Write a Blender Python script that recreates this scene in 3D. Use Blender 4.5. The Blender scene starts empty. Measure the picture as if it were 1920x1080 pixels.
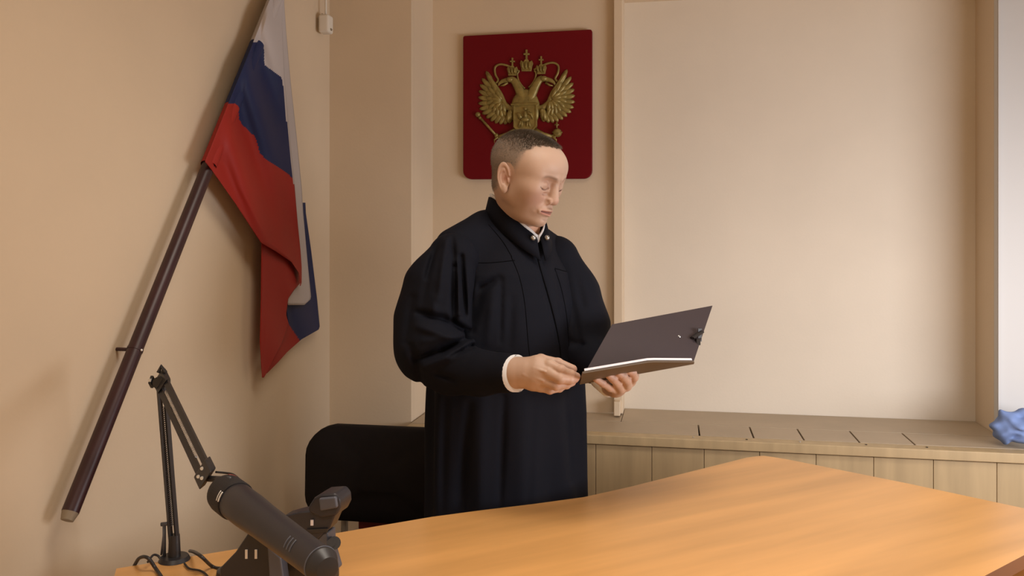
import bpy, bmesh, math, random
import numpy as np
from mathutils import Vector, Matrix
random.seed(7)
SC = bpy.context.scene
C = SC.collection
F_PX, HOR, CAMZ = 1598.0, 440.0, 1.40

# ---------------------------------------------------------------- camera, world, lights, exposure
cam = bpy.data.cameras.new('camera'); cam.sensor_width = 36; cam.lens = F_PX/1920*36
cam.shift_y = -(540-HOR)/1920; cam.clip_start = .05
camo = bpy.data.objects.new('camera', cam); camo.location = (0, 0, CAMZ); camo.rotation_euler = (math.pi/2, 0, 0)
C.objects.link(camo); SC.camera = camo
SC.view_settings.view_transform = 'Standard'; SC.view_settings.look = 'None'
SC.view_settings.gamma = 1; SC.view_settings.use_curve_mapping = False
SC.view_settings.exposure = 0.0
w = bpy.data.worlds.new('world'); SC.world = w; w.use_nodes = True
w.node_tree.nodes['Background'].inputs[0].default_value = (1.0, .93, .85, 1)
w.node_tree.nodes['Background'].inputs[1].default_value = .25

def area(name, loc, target, sx, sy, power, col, spread=math.pi):
    l = bpy.data.lights.new(name, 'AREA'); l.shape = 'RECTANGLE'; l.size = sx; l.size_y = sy
    l.energy = power; l.color = col; l.spread = spread
    o = bpy.data.objects.new(name, l); o.location = loc
    d = Vector(target)-Vector(loc); o.rotation_euler = d.to_track_quat('-Z', 'Y').to_euler()
    C.objects.link(o); return o
area('window_daylight', (2.74, 1.35, 1.42), (.9, 2.7, .85), 1.4, .65, 22, (.98, .97, 1.0), 2.5)
area('ceiling_lamp_light', (.40, 1.35, 2.66), (.40, 1.35, 0), 1.2, .6, 14, (1.0, .90, .78), 2.2)
area('ceiling_lamp_light', (-.1, -1.2, 2.66), (-.1, -1.2, 0), 1.2, .6, 58, (1.0, .92, .80), 2.2)

# ---------------------------------------------------------------- helpers
def P(px, py, d): return Vector(((px-960)/F_PX*d, d, CAMZ-(py-HOR)/F_PX*d))
TZ = .76
def T(px, py, z=TZ):
    d = F_PX*(CAMZ-z)/(py-HOR); return Vector(((px-960)/F_PX*d, d, z))
TH = math.atan(.19)
EX = Vector((math.cos(TH), -math.sin(TH), 0)); NX = Vector((-math.sin(TH), -math.cos(TH), 0))
E0 = Vector((.273, 3.12, 0))
def W(px, off, py=None, z=None):
    "point on the back wall family (offset off towards the room) seen at image column px"
    u = (px-960)/F_PX; o = E0+NX*off
    s = (u*o.y-o.x)/(EX.x-u*EX.y)
    p = o+EX*s
    p.z = z if z is not None else CAMZ-(py-HOR)/F_PX*p.y
    return p
RECESS, PIER, LEDGE = -.10, .27, .338
CORN = W(618, PIER, z=0)
def L(px, off, py=None, z=None):
    "point on the left wall family"
    u = (px-960)/F_PX; o = CORN+EX*off
    t = (u*o.y-o.x)/(NX.x-u*NX.y)
    p = o+NX*t
    p.z = z if z is not None else CAMZ-(py-HOR)/F_PX*p.y
    return p

def link(name, me, mat=None, parent=None, smooth=False):
    o = bpy.data.objects.new(name, me); C.objects.link(o)
    if mat is not None:
        for m in (mat if isinstance(mat, (list, tuple)) else [mat]): me.materials.append(m)
    if parent is not None: o.parent = parent
    if smooth:
        for p in me.polygons: p.use_smooth = True
    return o
def mesh(name, vs, fs, mat=None, parent=None, smooth=False, mi=None):
    me = bpy.data.meshes.new(name); me.from_pydata([tuple(v) for v in vs], [], fs); me.update()
    o = link(name, me, mat, parent, smooth)
    if mi: me.polygons.foreach_set('material_index', mi)
    return o
def empty(name, loc=(0, 0, 0)):
    o = bpy.data.objects.new(name, None); o.location = loc; o.empty_display_size = .05; C.objects.link(o); return o
def root(name, label, cat, group=None):
    o = empty(name); tag(o, label, cat, group); return o
def tag(o, label, cat, group=None, kind=None):
    o['label'] = label; o['category'] = cat
    if group: o['group'] = group
    if kind: o['kind'] = kind
def struct(o): o['kind'] = 'structure'; return o

class MB:
    def __init__(s): s.v = []; s.f = []; s.m = []
    def add(s, vs, fs, mi=0):
        b = len(s.v); s.v += [Vector(v) for v in vs]; s.f += [tuple(i+b for i in f) for f in fs]; s.m += [mi]*len(fs)
    def box(s, o, a, b, c, mi=0):
        "corner o, edge vectors a b c"
        o, a, b, c = map(Vector, (o, a, b, c))
        v = [o, o+a, o+a+b, o+b, o+c, o+a+c, o+a+b+c, o+b+c]
        f = [(0, 3, 2, 1), (4, 5, 6, 7), (0, 1, 5, 4), (1, 2, 6, 5), (2, 3, 7, 6), (3, 0, 4, 7)]
        if a.cross(b).dot(c) < 0: f = [q[::-1] for q in f]
        s.add(v, f, mi)
    def cbox(s, c, sx, sy, sz, X=(1, 0, 0), Y=(0, 1, 0), Z=(0, 0, 1), mi=0):
        X, Y, Z = Vector(X).normalized()*sx, Vector(Y).normalized()*sy, Vector(Z).normalized()*sz
        s.box(Vector(c)-(X+Y+Z)/2, X, Y, Z, mi)
    def prism(s, pts, vec, mi=0):
        n = len(pts); pts = [Vector(p) for p in pts]; vec = Vector(vec)
        s.add(pts+[p+vec for p in pts], [tuple(range(n))[::-1], tuple(range(n, 2*n))]+[(i, (i+1) % n, (i+1) % n+n, i+n) for i in range(n)], mi)
    def tube(s, path, r, n=12, mi=0, up=None, flat=1.0, cap=True):
        path = [Vector(p) for p in path]; m = len(path)
        rs = r if isinstance(r, (list, tuple)) else [r]*m
        rings = []; prev = None
        for i, p in enumerate(path):
            t = (path[min(i+1, m-1)]-path[max(i-1, 0)]).normalized()
            if prev is None:
                a = Vector(up) if up else (Vector((0, 0, 1)) if abs(t.z) < .9 else Vector((1, 0, 0)))
            else: a = prev
            a = (a-t*a.dot(t)).normalized(); b = t.cross(a); prev = a
            rings.append([p+a*math.cos(2*math.pi*k/n)*rs[i]*flat+b*math.sin(2*math.pi*k/n)*rs[i] for k in range(n)])
        vs = [v for g in rings for v in g]
        fs = [(i*n+k, i*n+(k+1) % n, (i+1)*n+(k+1) % n, (i+1)*n+k) for i in range(m-1) for k in range(n)]
        if cap: fs += [tuple(range(n))[::-1], tuple((m-1)*n+k for k in range(n))]
        s.add(vs, fs, mi)
    def ball(s, c, r, n=14, mi=0, X=(1, 0, 0), Y=(0, 1, 0), Z=(0, 0, 1)):
        c = Vector(c); rr = r if isinstance(r, (list, tuple)) else (r, r, r)
        X, Y, Z = Vector(X).normalized()*rr[0], Vector(Y).normalized()*rr[1], Vector(Z).normalized()*rr[2]
        vs = [c-Z]; m = n//2
        for i in range(1, m):
            a = -math.pi/2+math.pi*i/m
            for k in range(n):
                b = 2*math.pi*k/n
                vs.append(c+X*math.cos(a)*math.cos(b)+Y*math.cos(a)*math.sin(b)+Z*math.sin(a))
        vs.append(c+Z); fs = []
        for k in range(n):
            fs.append((0, 1+(k+1) % n, 1+k))
            for i in range(m-2):
                a, b = 1+i*n, 1+(i+1)*n
                fs.append((a+k, a+(k+1) % n, b+(k+1) % n, b+k))
            fs.append((1+(m-2)*n+k, 1+(m-2)*n+(k+1) % n, len(vs)-1))
        s.add(vs, fs, mi)
    def build(s, name, mat, parent=None, smooth=False, bevel=0, auto=False, subd=0):
        o = mesh(name, s.v, s.f, mat, parent, smooth or auto, s.m)
        bm = bmesh.new(); bm.from_mesh(o.data); bmesh.ops.recalc_face_normals(bm, faces=bm.faces); bm.to_mesh(o.data); bm.free()
        if bevel:
            b = o.modifiers.new('b', 'BEVEL'); b.width = bevel; b.segments = 3; b.limit_method = 'ANGLE'; b.angle_limit = .6
            for p in o.data.polygons: p.use_smooth = True
            wn = o.modifiers.new('w', 'WEIGHTED_NORMAL')
        if auto:
            e = o.modifiers.new('e', 'EDGE_SPLIT'); e.split_angle = .7
        if subd:
            q = o.modifiers.new('s', 'SUBSURF'); q.levels = q.render_levels = subd
        return o
def smooth_path(pts, n=8):
    pts = [Vector(p) for p in pts]; out = []
    q = [pts[0]*2-pts[1]]+pts+[pts[-1]*2-pts[-2]]
    for i in range(1, len(q)-2):
        for k in range(n):
            t = k/n; a, b, c, d = q[i-1], q[i], q[i+1], q[i+2]
            out.append(.5*((2*b)+(c-a)*t+(2*a-5*b+4*c-d)*t*t+(3*b-a-3*c+d)*t**3))
    out.append(pts[-1]); return out

# ---------------------------------------------------------------- materials
def mat(name, col, rough=.6, metal=0, noise=0, nscale=20, bump=0, bscale=200, spec=.5, sheen=0, coords='Object', stretch=None):
    m = bpy.data.materials.new(name); m.use_nodes = True; nt = m.node_tree; b = nt.nodes['Principled BSDF']
    b.inputs['Roughness'].default_value = rough; b.inputs['Metallic'].default_value = metal
    b.inputs['Specular IOR Level'].default_value = spec
    if sheen: b.inputs['Sheen Weight'].default_value = sheen
    tc = nt.nodes.new('ShaderNodeTexCoord'); src = tc.outputs[coords]
    if stretch:
        mp = nt.nodes.new('ShaderNodeMapping'); mp.vector_type = 'TEXTURE'; mp.inputs['Rotation'].default_value = (0, 0, stretch[3]); mp.inputs['Scale'].default_value = [1/q for q in stretch[:3]]
        nt.links.new(src, mp.inputs[0]); src = mp.outputs[0]
    if noise:
        n = nt.nodes.new('ShaderNodeTexNoise'); n.inputs['Scale'].default_value = nscale; n.inputs['Detail'].default_value = 5
        nt.links.new(src, n.inputs['Vector'])
        r = nt.nodes.new('ShaderNodeValToRGB'); c = Vector(col)
        r.color_ramp.elements[0].position = .3; r.color_ramp.elements[1].position = .7
        r.color_ramp.elements[0].color = (*(c*(1-noise)), 1); r.color_ramp.elements[1].color = (*(c*(1+noise)), 1)
        nt.links.new(n.outputs['Fac'], r.inputs[0]); nt.links.new(r.outputs[0], b.inputs['Base Color'])
    else: b.inputs['Base Color'].default_value = (*col, 1)
    if bump:
        n = nt.nodes.new('ShaderNodeTexNoise'); n.inputs['Scale'].default_value = bscale; n.inputs['Detail'].default_value = 4
        nt.links.new(src, n.inputs['Vector'])
        bp = nt.nodes.new('ShaderNodeBump'); bp.inputs['Strength'].default_value = bump; bp.inputs['Distance'].default_value = .002
        nt.links.new(n.outputs['Fac'], bp.inputs['Height']); nt.links.new(bp.outputs[0], b.inputs['Normal'])
    return m
def attr_mat(name, rough=.5, sss=0, bump=0, bscale=300, spec=.4):
    m = bpy.data.materials.new(name); m.use_nodes = True; nt = m.node_tree; b = nt.nodes['Principled BSDF']
    a = nt.nodes.new('ShaderNodeVertexColor'); a.layer_name = 'col'
    nt.links.new(a.outputs[0], b.inputs['Base Color']); b.inputs['Roughness'].default_value = rough
    b.inputs['Specular IOR Level'].default_value = spec
    if sss:
        b.inputs['Subsurface Weight'].default_value = sss; b.inputs['Subsurface Radius'].default_value = (.012, .005, .003); b.inputs['Subsurface Scale'].default_value = .6
    if bump:
        tc = nt.nodes.new('ShaderNodeTexCoord')
        n = nt.nodes.new('ShaderNodeTexNoise'); n.inputs['Scale'].default_value = bscale
        nt.links.new(tc.outputs['Object'], n.inputs['Vector'])
        bp = nt.nodes.new('ShaderNodeBump'); bp.inputs['Strength'].default_value = bump; bp.inputs['Distance'].default_value = .001
        nt.links.new(n.outputs['Fac'], bp.inputs['Height']); nt.links.new(bp.outputs[0], b.inputs['Normal'])
    return m
M = {}
M['wall'] = mat('wall_paint', (.68, .55, .40), .75, noise=.03, nscale=3, bump=.15, bscale=120)
M['wall_pale'] = mat('recess_paint', (.73, .655, .55), .75, noise=.03, nscale=3, bump=.15, bscale=120)
M['white_paint'] = mat('white_paint', (.60, .595, .59), .6)
M['ceiling'] = mat('ceiling_paint', (.75, .70, .62), .8)
M['floor'] = mat('floor_laminate', (.42, .31, .21), .5, noise=.2, nscale=4)
M['laminate'] = mat('beige_laminate', (.44, .325, .18), .5, noise=.10, nscale=4, stretch=(8, 8, .6, 0))
M['laminate_top'] = mat('grey_beige_laminate', (.40, .315, .22), .5, noise=.08, nscale=5)
M['seam'] = mat('dark_seam', (.03, .022, .015), .8)
ang = math.atan2(.51, .904)
M['wood'] = mat('orange_beech', (.68, .355, .12), .34, noise=.15, nscale=2.2, stretch=(.6, 6, 1, ang))
M['wood_edge'] = mat('brown_edge_band', (.17, .065, .025), .45)
M['pole'] = mat('mahogany_varnish', (.035, .010, .012), .38, noise=.25, nscale=12)
M['pole_cap'] = mat('pale_cap', (.25, .2, .14), .5)
M['f_white'] = mat('white_satin', (.50, .46, .46), .6, spec=.3)
M['f_blue'] = mat('blue_satin', (.013, .022, .085), .55, spec=.3)
M['f_red'] = mat('red_satin', (.31, .018, .012), .55, spec=.3)
M['board'] = mat('crimson_board', (.145, .003, .007), .5, spec=.15)
M['gold'] = mat('dull_gold', (.27, .205, .06), .42, metal=.3, noise=.25, nscale=60)
M['robe'] = mat('black_wool', (.0058, .0066, .0120), .82, spec=.15, bump=.1, bscale=600)
M['shirt'] = mat('white_cotton', (.80, .80, .82), .7)
M['steel'] = mat('steel', (.5, .5, .5), .3, metal=.9)
M['chair'] = mat('black_upholstery', (.012, .010, .011), .85, bump=.3, bscale=700, spec=.2)
M['red'] = mat('dark_red_vinyl', (.16, .012, .01), .5)
M['grey_metal'] = mat('grey_tube', (.45, .42, .38), .4, metal=.3)
M['black'] = mat('black_plastic', (.022, .020, .022), .42)
M['dark'] = mat('charcoal_plastic', (.024, .022, .028), .4, bump=.08, bscale=900)
M['grey_plastic'] = mat('slate_plastic', (.085, .09, .115), .35)
M['foam'] = mat('dark_grille', (.014, .011, .012), .7, bump=.5, bscale=900)
M['red_dot'] = mat('red_ring', (.18, .03, .02), .5)
M['silver'] = mat('silver_ink', (.75, .75, .75), .3, metal=.4)
M['folder'] = mat('brown_leatherette', (.048, .034, .037), .55, bump=.15, bscale=400)
M['folder_out'] = mat('brown_leatherette_outer', (.11, .072, .04), .5, bump=.15, bscale=400)
M['paper'] = mat('paper', (.82, .78, .82), .7)
M['blue_cloth'] = mat('blue_cloth', (.16, .235, .46), .8, noise=.12, nscale=8)
M['skin'] = attr_mat('skin', .5, .12, .1)
M['hair'] = mat('short_brown_hair', (.17, .14, .112), .65, noise=.3, nscale=25)
M['lash'] = mat('brown_lash', (.05, .03, .022), .6)

# ---------------------------------------------------------------- room
CEIL = 2.72
def quad_wall(name, a, b, z0, z1, m, th=.03):
    "vertical slab from a to b (room side face), thickness behind"
    a = Vector((a.x, a.y, z0)); b = Vector((b.x, b.y, z0)); d = (b-a).normalized(); n = Vector((-d.y, d.x, 0))
    mb = MB(); mb.box(a, b-a, n*th, (0, 0, z1-z0)); return struct(mb.build(name, m))
z0, z1 = 0, CEIL
wl_end = CORN+NX*5.6
quad_wall('wall_left', wl_end, CORN, z0, z1, M['wall'])
pier_r = W(771, PIER, z=0); em_l = pier_r-NX*PIER; em_r = W(1168, 0, z=0)
rc_l = em_r-NX*.10; rc_r = W(1829, RECESS, z=0); pl_f = rc_r+NX*.205
LINTEL = 2.268
quad_wall('wall_back_pier', CORN, pier_r, z0, z1, M['wall'])
quad_wall('wall_back_pier_side', pier_r-NX*.031, em_l, z0, z1, M['wall'])
quad_wall('wall_back', em_l, em_r, z0, z1, M['wall'])
quad_wall('wall_recess_side', em_r-NX*.031, rc_l, z0, LINTEL, M['wall'], .02)
quad_wall('wall_recess', rc_l, rc_r, z0, LINTEL+.05, M['wall_pale'])
mb = MB(); mb.box(Vector((em_r.x, em_r.y, LINTEL)), (rc_r-rc_l)+EX*0, -NX*.13, (0, 0, CEIL-LINTEL))
struct(mb.build('wall_lintel', M['wall']))
col_r = pl_f+EX*.75
quad_wall('wall_column_side', rc_r, pl_f-NX*.031, z0, z1, M['wall'])
quad_wall('wall_column', pl_f, col_r, z0, z1, M['white_paint'])
mb = MB(); mb.box(pl_f+Vector((0, 0, .76))+NX*.003, EX*.008, NX*.006, (0, 0, 1.9)); struct(mb.build('trim_1', M['white_paint']))
# right wall with the window, and the wall behind the camera
wr_end = col_r+NX*5.6
def along(t, z): p = col_r+NX*t; return Vector((p.x, p.y, z))
wt0, wt1, wz0, wz1 = .55, 2.05, .80, 2.10
mb = MB(); tn = EX*.12
mb.box(along(0, 0), NX*wt0, tn, (0, 0, CEIL)); mb.box(along(wt1, 0), NX*(5.6-wt1), tn, (0, 0, CEIL))
mb.box(along(wt0, 0), NX*(wt1-wt0), tn, (0, 0, wz0)); mb.box(along(wt0, wz1), NX*(wt1-wt0), tn, (0, 0, CEIL-wz1))
struct(mb.build('wall_right', M['wall']))
mb = MB()
for (a, b, c, d) in ((wt0, wt1, wz0, wz0+.06), (wt0, wt1, wz1-.06, wz1), (wt0, wt0+.06, wz0, wz1), (wt1-.06, wt1, wz0, wz1), ((wt0+wt1)/2-.03, (wt0+wt1)/2+.03, wz0, wz1)):
    mb.box(along(a, c)+EX*.03, NX*(b-a), EX*.06, (0, 0, d-c))
struct(mb.build('window_1', M['white_paint']))
quad_wall('wall_behind', wr_end, wl_end, z0, z1, M['wall'])
mb = MB(); mb.box((-2.6, -3.4, -.05), (6.5, 0, 0), (0, 7.6, 0), (0, 0, .05)); struct(mb.build('floor', M['floor']))
mb = MB(); mb.box((-2.6, -3.4, CEIL), (6.5, 0, 0), (0, 7.6, 0), (0, 0, .05)); struct(mb.build('ceiling', M['ceiling']))
# aim the daylight lamp into the opening
wc = along((wt0+wt1)/2, 1.14)-EX*.01
lo = bpy.data.objects['window_daylight']; lo.location = wc+EX*.0
dv = (Vector((.9, 2.95, .95))-wc); lo.rotation_euler = dv.to_track_quat('-Z', 'Y').to_euler()

# slim duct on the edge of the recess
LZ_ = .75; a = W(1149, .075, z=0)-NX*.075; b = W(1166, .075, z=0)-NX*.075
dc = MB(); zb = P(1155, 780, 3.02).z
dc.box(Vector((a.x, a.y, LZ_+.006))+NX*.002, b-a, NX*.03, (0, 0, CEIL-LZ_-.016)); dc.box(Vector((a.x, a.y, LZ_+.006))+NX*.03+(b-a)*.1, (b-a)*.7, NX*.045, (0, 0, .05))
o = dc.build('cable_duct', M['wall'], bevel=.003); tag(o, 'slim pale vertical cable duct on the wall, rising from the ledge behind the folder', 'cable duct')
# ---------------------------------------------------------------- boxed ledge
LZ = .75
led = root('boxed_ledge', 'long low ledge boxed in pale wood laminate along the back wall', 'ledge')
lf_l = W(775, LEDGE-.06, z=0); fr_l = lf_l; fr_r = W(2120, LEDGE, z=0)
fr_l = W(771, LEDGE, z=0)+EX*.004
def strip(name, o0, o1, pxa, pxb, zt, th, m, gap=.003, bev=.001):
    a = W(pxa, o0, z=zt-th); b = W(pxb, o0, z=zt-th)
    mb = MB(); mb.box(a+NX*gap, b-a, NX*(o1-o0-2*gap), (0, 0, th)); return mb.build(name, m, led, bevel=bev)
base = MB()
s_a = pier_r+EX*.004
def s_of(p): return (Vector((p.x, p.y, 0))-Vector((E0.x, E0.y, 0))).dot(EX)
def LP(s, off, z): p = E0+EX*s+NX*off; return Vector((p.x, p.y, z))
sl, sr = s_of(s_a), s_of(W(2120, LEDGE, z=0))
s_em_r, s_col = s_of(em_r), s_of(rc_r)
# top boards: back strips, square boards, front nosing
mb = MB(); mb.box(LP(sl, .002, LZ-.02), EX*(s_em_r-sl), NX*.128, (0, 0, .02)); mb.box(LP(s_em_r+.002, -.098, LZ-.02), EX*(s_col-s_em_r-.004), NX*.228, (0, 0, .02))
mb.build('back_board', M['laminate_top'], led, bevel=.001)
cuts_b = [W(p, .13, z=0) for p in (1309, 1405, 1494, 1592, 1690)]
cs = [sl]+[s_of(c) for c in cuts_b]+[sr]
for i in range(len(cs)-1):
    mb = MB(); mb.box(LP(cs[i]+.0025, .134, LZ-.02), EX*(cs[i+1]-cs[i]-.005), NX*(.290-.134), (0, 0, .02))
    mb.build('top_board', M['laminate_top'], led, bevel=.001)
mb = MB(); mb.box(LP(sl, .295, LZ-.03), EX*(sr-sl), NX*.055, (0, 0, .03)); mb.build('front_nosing', M['laminate'], led, bevel=.003)
mb = MB(); mb.box(LP(sl, .132, LZ-.05), EX*(sr-sl), NX*.17, (0, 0, .02)); mb.build('underframe', M['seam'], led)
for px in (1300, 1400, 1500, 1624, 1738):
    c = W(px, .322, z=LZ); mb = MB(); mb.tube([c, c+Vector((0, 0, .0015))], .0035, 10); mb.build('screw', M['steel' if px in (1300, 1500) else 'seam'], led)
ps = [sl]+[s_of(W(p, .335, z=0)) for p in (905, 1010, 1117, 1222, 1320, 1424, 1530, 1638, 1750, 1869, 1995)]+[sr]
for i in range(len(ps)-1):
    mb = MB(); mb.box(LP(ps[i]+.0008, .318, .05), EX*(ps[i+1]-ps[i]-.0016), NX*.018, (0, 0, LZ-.03-.05-.004))
    mb.build('front_panel', M['laminate'], led, bevel=.001)
mb = MB(); mb.box(LP(sl, .300, 0), EX*(sr-sl), NX*.014, (0, 0, LZ-.035)); mb.build('plinth', M['laminate_top'], led)

# ---------------------------------------------------------------- desk
desk = root('desk', 'large orange beech veneer desk with a curved back edge across the foreground', 'desk')
edge = [T(218, 1066), T(440, 1030), T(640, 998), T(810, 969), T(900, 957), T(1000, 945), T(1095, 932), T(1180, 913), T(1260, 893), T(1340, 873), T(1400, 858), T(1418, 855.5), T(1432, 854.5), T(1450, 857), T(1480, 862)]
edge += [T(1700, 906), T(1920, 953), T(1985, 968), T(2010, 978), T(2005, 992), T(1920, 1041), T(1846, 1080)]
edge += [Vector(p) for p in ((.62, 1.38, TZ), (.2, 1.12, TZ), (-.12, .80, TZ), (-.50, .72, TZ), (-.60, 1.2, TZ))]
top = MB(); n = len(edge); th = .028
top.add(edge+[p-Vector((0, 0, th)) for p in edge], [tuple(range(n))[::-1]], 0)
top.f.append(tuple(range(n, 2*n))); top.m.append(0)
for i in range(n): top.f.append((i, (i+1) % n, (i+1) % n+n, i+n)); top.m.append(1)
top.build('desktop', [M['wood'], M['wood_edge']], desk)
for (x, y, X) in ((.55, 2.05, (.9, .5, 0)), (1.0, 1.85, (.5, -.5, 0)), (-.5, 1.35, (-.3, 1, 0)), (-.1, 1.2, (-.3, 1, 0))):
    mb = MB(); X = Vector(X).normalized(); mb.cbox((x, y, (TZ-th)/2-.002), .5 if x != 1.0 else .4, .022, TZ-th-.004, X, Vector((-X.y, X.x, 0))); mb.build('leg_panel', M['wood'], desk)

# ---------------------------------------------------------------- flag on its pole, hung on the left wall
flag = root('wall_flag', 'white, blue and red flag hanging from a slanted dark wooden pole on the left wall', 'flag')
pb, pm = L(127, .045, py=972), L(392, .045, py=308)
dirp = (pm-pb).normalized(); ptop = pb+dirp*2.15
mb = MB(); mb.tube([pb+dirp*.012, ptop], .0165, 16); mb.build('pole', M['pole'], flag, smooth=False, auto=True)
mb = MB(); mb.tube([pb-dirp*.004, pb+dirp*.013], [.012, .0165], 16); mb.build('pole_cap', M['pole_cap'], flag, auto=True)
for f_ in ((L(258, .045, py=660)-pb).dot(dirp), 1.9):
    c = pb+dirp*f_; mb = MB(); mb.tube([c-EX*.0449, c-EX*.012], .004, 8); mb.tube([c+dirp*-.003, c+dirp*.003], .0175, 16)
    hk = mb.build('wall_hook', M['pole'], flag, auto=True)
    mb = MB(); mb.ball(c+EX*.0175-Vector((0, .004, 0)), .003, 8); mb.build('hook_screw', M['silver'], hk, smooth=True)
# cloth: rows of (y, left x, right x) per colour, one continuous rippled sheet per layer
def interp(pts, y):
    if y <= pts[0][0]: return pts[0][1]
    for (a, xa), (b, xb) in zip(pts, pts[1:]):
        if y <= b: return xa+(xb-xa)*(y-a)/(b-a)
    return pts[-1][1]
hl = [(-60, 547), (0, 508), (20, 500), (80, 476), (193, 429), (300, 384)]
layers = MB()
def ripple(px, py, base, amp):
    return base+amp*(math.sin((px-.42*(py-300))*.075)+.5*math.sin((px*.9-.2*py)*.13+1))
def sheet(left, right, y0, y1, colf, base, amp, ny=60, nx=26):
    vs = []; fs = []; mi = []
    for j in range(ny+1):
        y = y0+(y1-y0)*j/ny; a, b = interp(left, y), interp(right, y)
        for i in range(nx+1):
            x = a+(b-a)*i/nx
            e = min(1, i/nx*4+.15)
            vs.append(L(x, ripple(x, y, base, amp*e), py=y))
    for j in range(ny):
        for i in range(nx):
            k = j*(nx+1)+i; fs.append((k, k+1, k+nx+2, k+nx+1))
            y = y0+(y1-y0)*(j+.5)/ny; a, b = interp(left, y), interp(right, y); mi.append(colf(a+(b-a)*(i+.5)/nx, y))
    bse = len(layers.v); layers.v += vs; layers.f += [tuple(q+bse for q in f) for f in fs]; layers.m += mi
wb = [(474, 80), (486, 79), (492, 84), (495, 92), (493, 105), (496, 122), (510, 132), (525, 143), (530, 152), (560, 165)]
br = [(425, 193), (440, 195), (447, 203), (445, 218), (452, 232), (465, 245), (478, 256), (483, 272), (486, 285), (497, 298), (515, 309), (535, 322), (550, 336), (570, 350)]
def yline(pts, x):
    if x <= pts[0][0]: return pts[0][1]
    for (xa, ya), (xb, yb) in zip(pts, pts[1:]):
        if xa != xb and min(xa, xb) <= x <= max(xa, xb): return ya+(yb-ya)*(x-xa)/(xb-xa)
    return pts[-1][1]
frl = [(-60, 547), (0, 505), (80, 474), (193, 428), (303, 384), (318, 396), (380, 440), (455, 489), (470, 515), (490, 545), (512, 560), (530, 563), (536, 562)]
frr = [(-60, 560), (0, 529), (40, 528), (150, 533), (240, 541), (340, 551), (420, 558), (470, 563), (500, 565), (530, 565), (536, 563)]
white_right = [(-60, 566), (0, 531), (60, 535), (150, 543), (250, 554), (350, 566), (450, 578), (560, 583), (568, 583)]
def c_front(x, y):
    if x > interp([(0, 527), (150, 529), (240, 538), (340, 549), (400, 554), (440, 565)], y) and y < 345: return 0
    if y < yline(wb, x): return 0
    if y < yline(br, x): return 1
    return 2
sheet(frl, frr, -60, 536, c_front, .062, .009, 300, 60)
# middle layer: white fold showing on the right, lower white hem
sheet([(-60, 552), (0, 515), (340, 530), (560, 538), (572, 540)], [(-60, 564), (0, 532), (60, 536), (150, 544), (250, 555), (350, 565), (400, 568), (500, 577), (560, 583), (572, 570)], -60, 572, lambda x, y: 0, .036, .004, 120, 14)
# rear layer: blue behind, lower blue corner with red below
sheet([(380, 560), (500, 545), (570, 535), (608, 540), (640, 528), (700, 497)], [(380, 572), (400, 573), (470, 583), (560, 594), (612, 599), (618, 597), (636, 565), (660, 538), (680, 520), (700, 500)], 380, 700, lambda x, y: 1 if y < 598+(x-535)*1.55 or y < 572 else 2, .026, .004, 160, 30)
# hanging red tail in front of the rear layer
sheet([(440, 482), (455, 490), (560, 489), (640, 487), (708, 491)], [(440, 490), (455, 520), (490, 560), (530, 563), (545, 550), (560, 540), (590, 536), (608, 541), (640, 530), (675, 512), (700, 499), (708, 494)], 440, 708, lambda x, y: 2, .044, .005, 120, 24)
fo = layers.build('flag_cloth', [M['f_white'], M['f_blue'], M['f_red']], flag, smooth=True)
sm = fo.modifiers.new('th', 'SOLIDIFY'); sm.thickness = .0012
mb = MB(); mb.tube([pm-dirp*.004, ptop-dirp*.02], .0200, 14, cap=False)
fs_ = mb.build('flag_sleeve', [M['f_red'], M['f_blue'], M['f_white']], flag, smooth=True)
bm = bmesh.new(); bm.from_mesh(fs_.data)
def cutpt(px, py): q = L(px, .045, py=py); return (q-pm).dot(dirp)
d1, d2 = cutpt(430, 193), cutpt(480, 80)
for d_ in (d1, d2): bmesh.ops.bisect_plane(bm, geom=bm.verts[:]+bm.edges[:]+bm.faces[:], plane_co=pm+dirp*d_, plane_no=dirp)
for f_ in bm.faces:
    d_ = (f_.calc_center_median()-pm).dot(dirp); f_.material_index = 0 if d_ < d1 else (1 if d_ < d2 else 2)
bm.to_mesh(fs_.data); bm.free()

# ---------------------------------------------------------------- emblem board
em = root('emblem_board', 'crimson plaque with a gold double-headed eagle in relief above the man', 'emblem')
BT = .022
def EB(px, py, h=0): return W(px, BT+h, py=py)
def rounded_board():
    cor = [(868, 67, 4), (1110, 55, 4), (1110, 335, 16), (868, 336, 16)]
    pts = []
    for i, (x, y, r) in enumerate(cor):
        sx = 1 if x < 990 else -1; sy = 1 if y < 200 else -1
        cx, cy = x+sx*r, y+sy*r
        a0 = {(1, 1): 180, (-1, 1): 270, (-1, -1): 0, (1, -1): 90}[(sx, sy)]
        for k in range(7):
            a = math.radians(a0+90*k/6); pts.append((cx+r*math.cos(a), cy+r*math.sin(a)))
    return pts
mb = MB(); pts = rounded_board(); mb.prism([EB(x, y, 0) for x, y in pts], -NX*(BT-.001)); mb.build('plaque', M['board'], em, bevel=.003)
def feather(mb, x0, y0, x1, y1, wpx, h=.006):
    a, b = EB(x0, y0, h*.5), EB(x1, y1, h*.35); v = b-a; sc = 3.15/F_PX
    mb.ball((a+b)/2, (v.length/2, wpx*sc/2, h), 10, X=v, Y=v.cross(NX), Z=NX)
def eprism(mb, pts, h, h0=0): mb.prism([EB(x, y, h) for x, y in pts], -NX*(h-h0))
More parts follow.
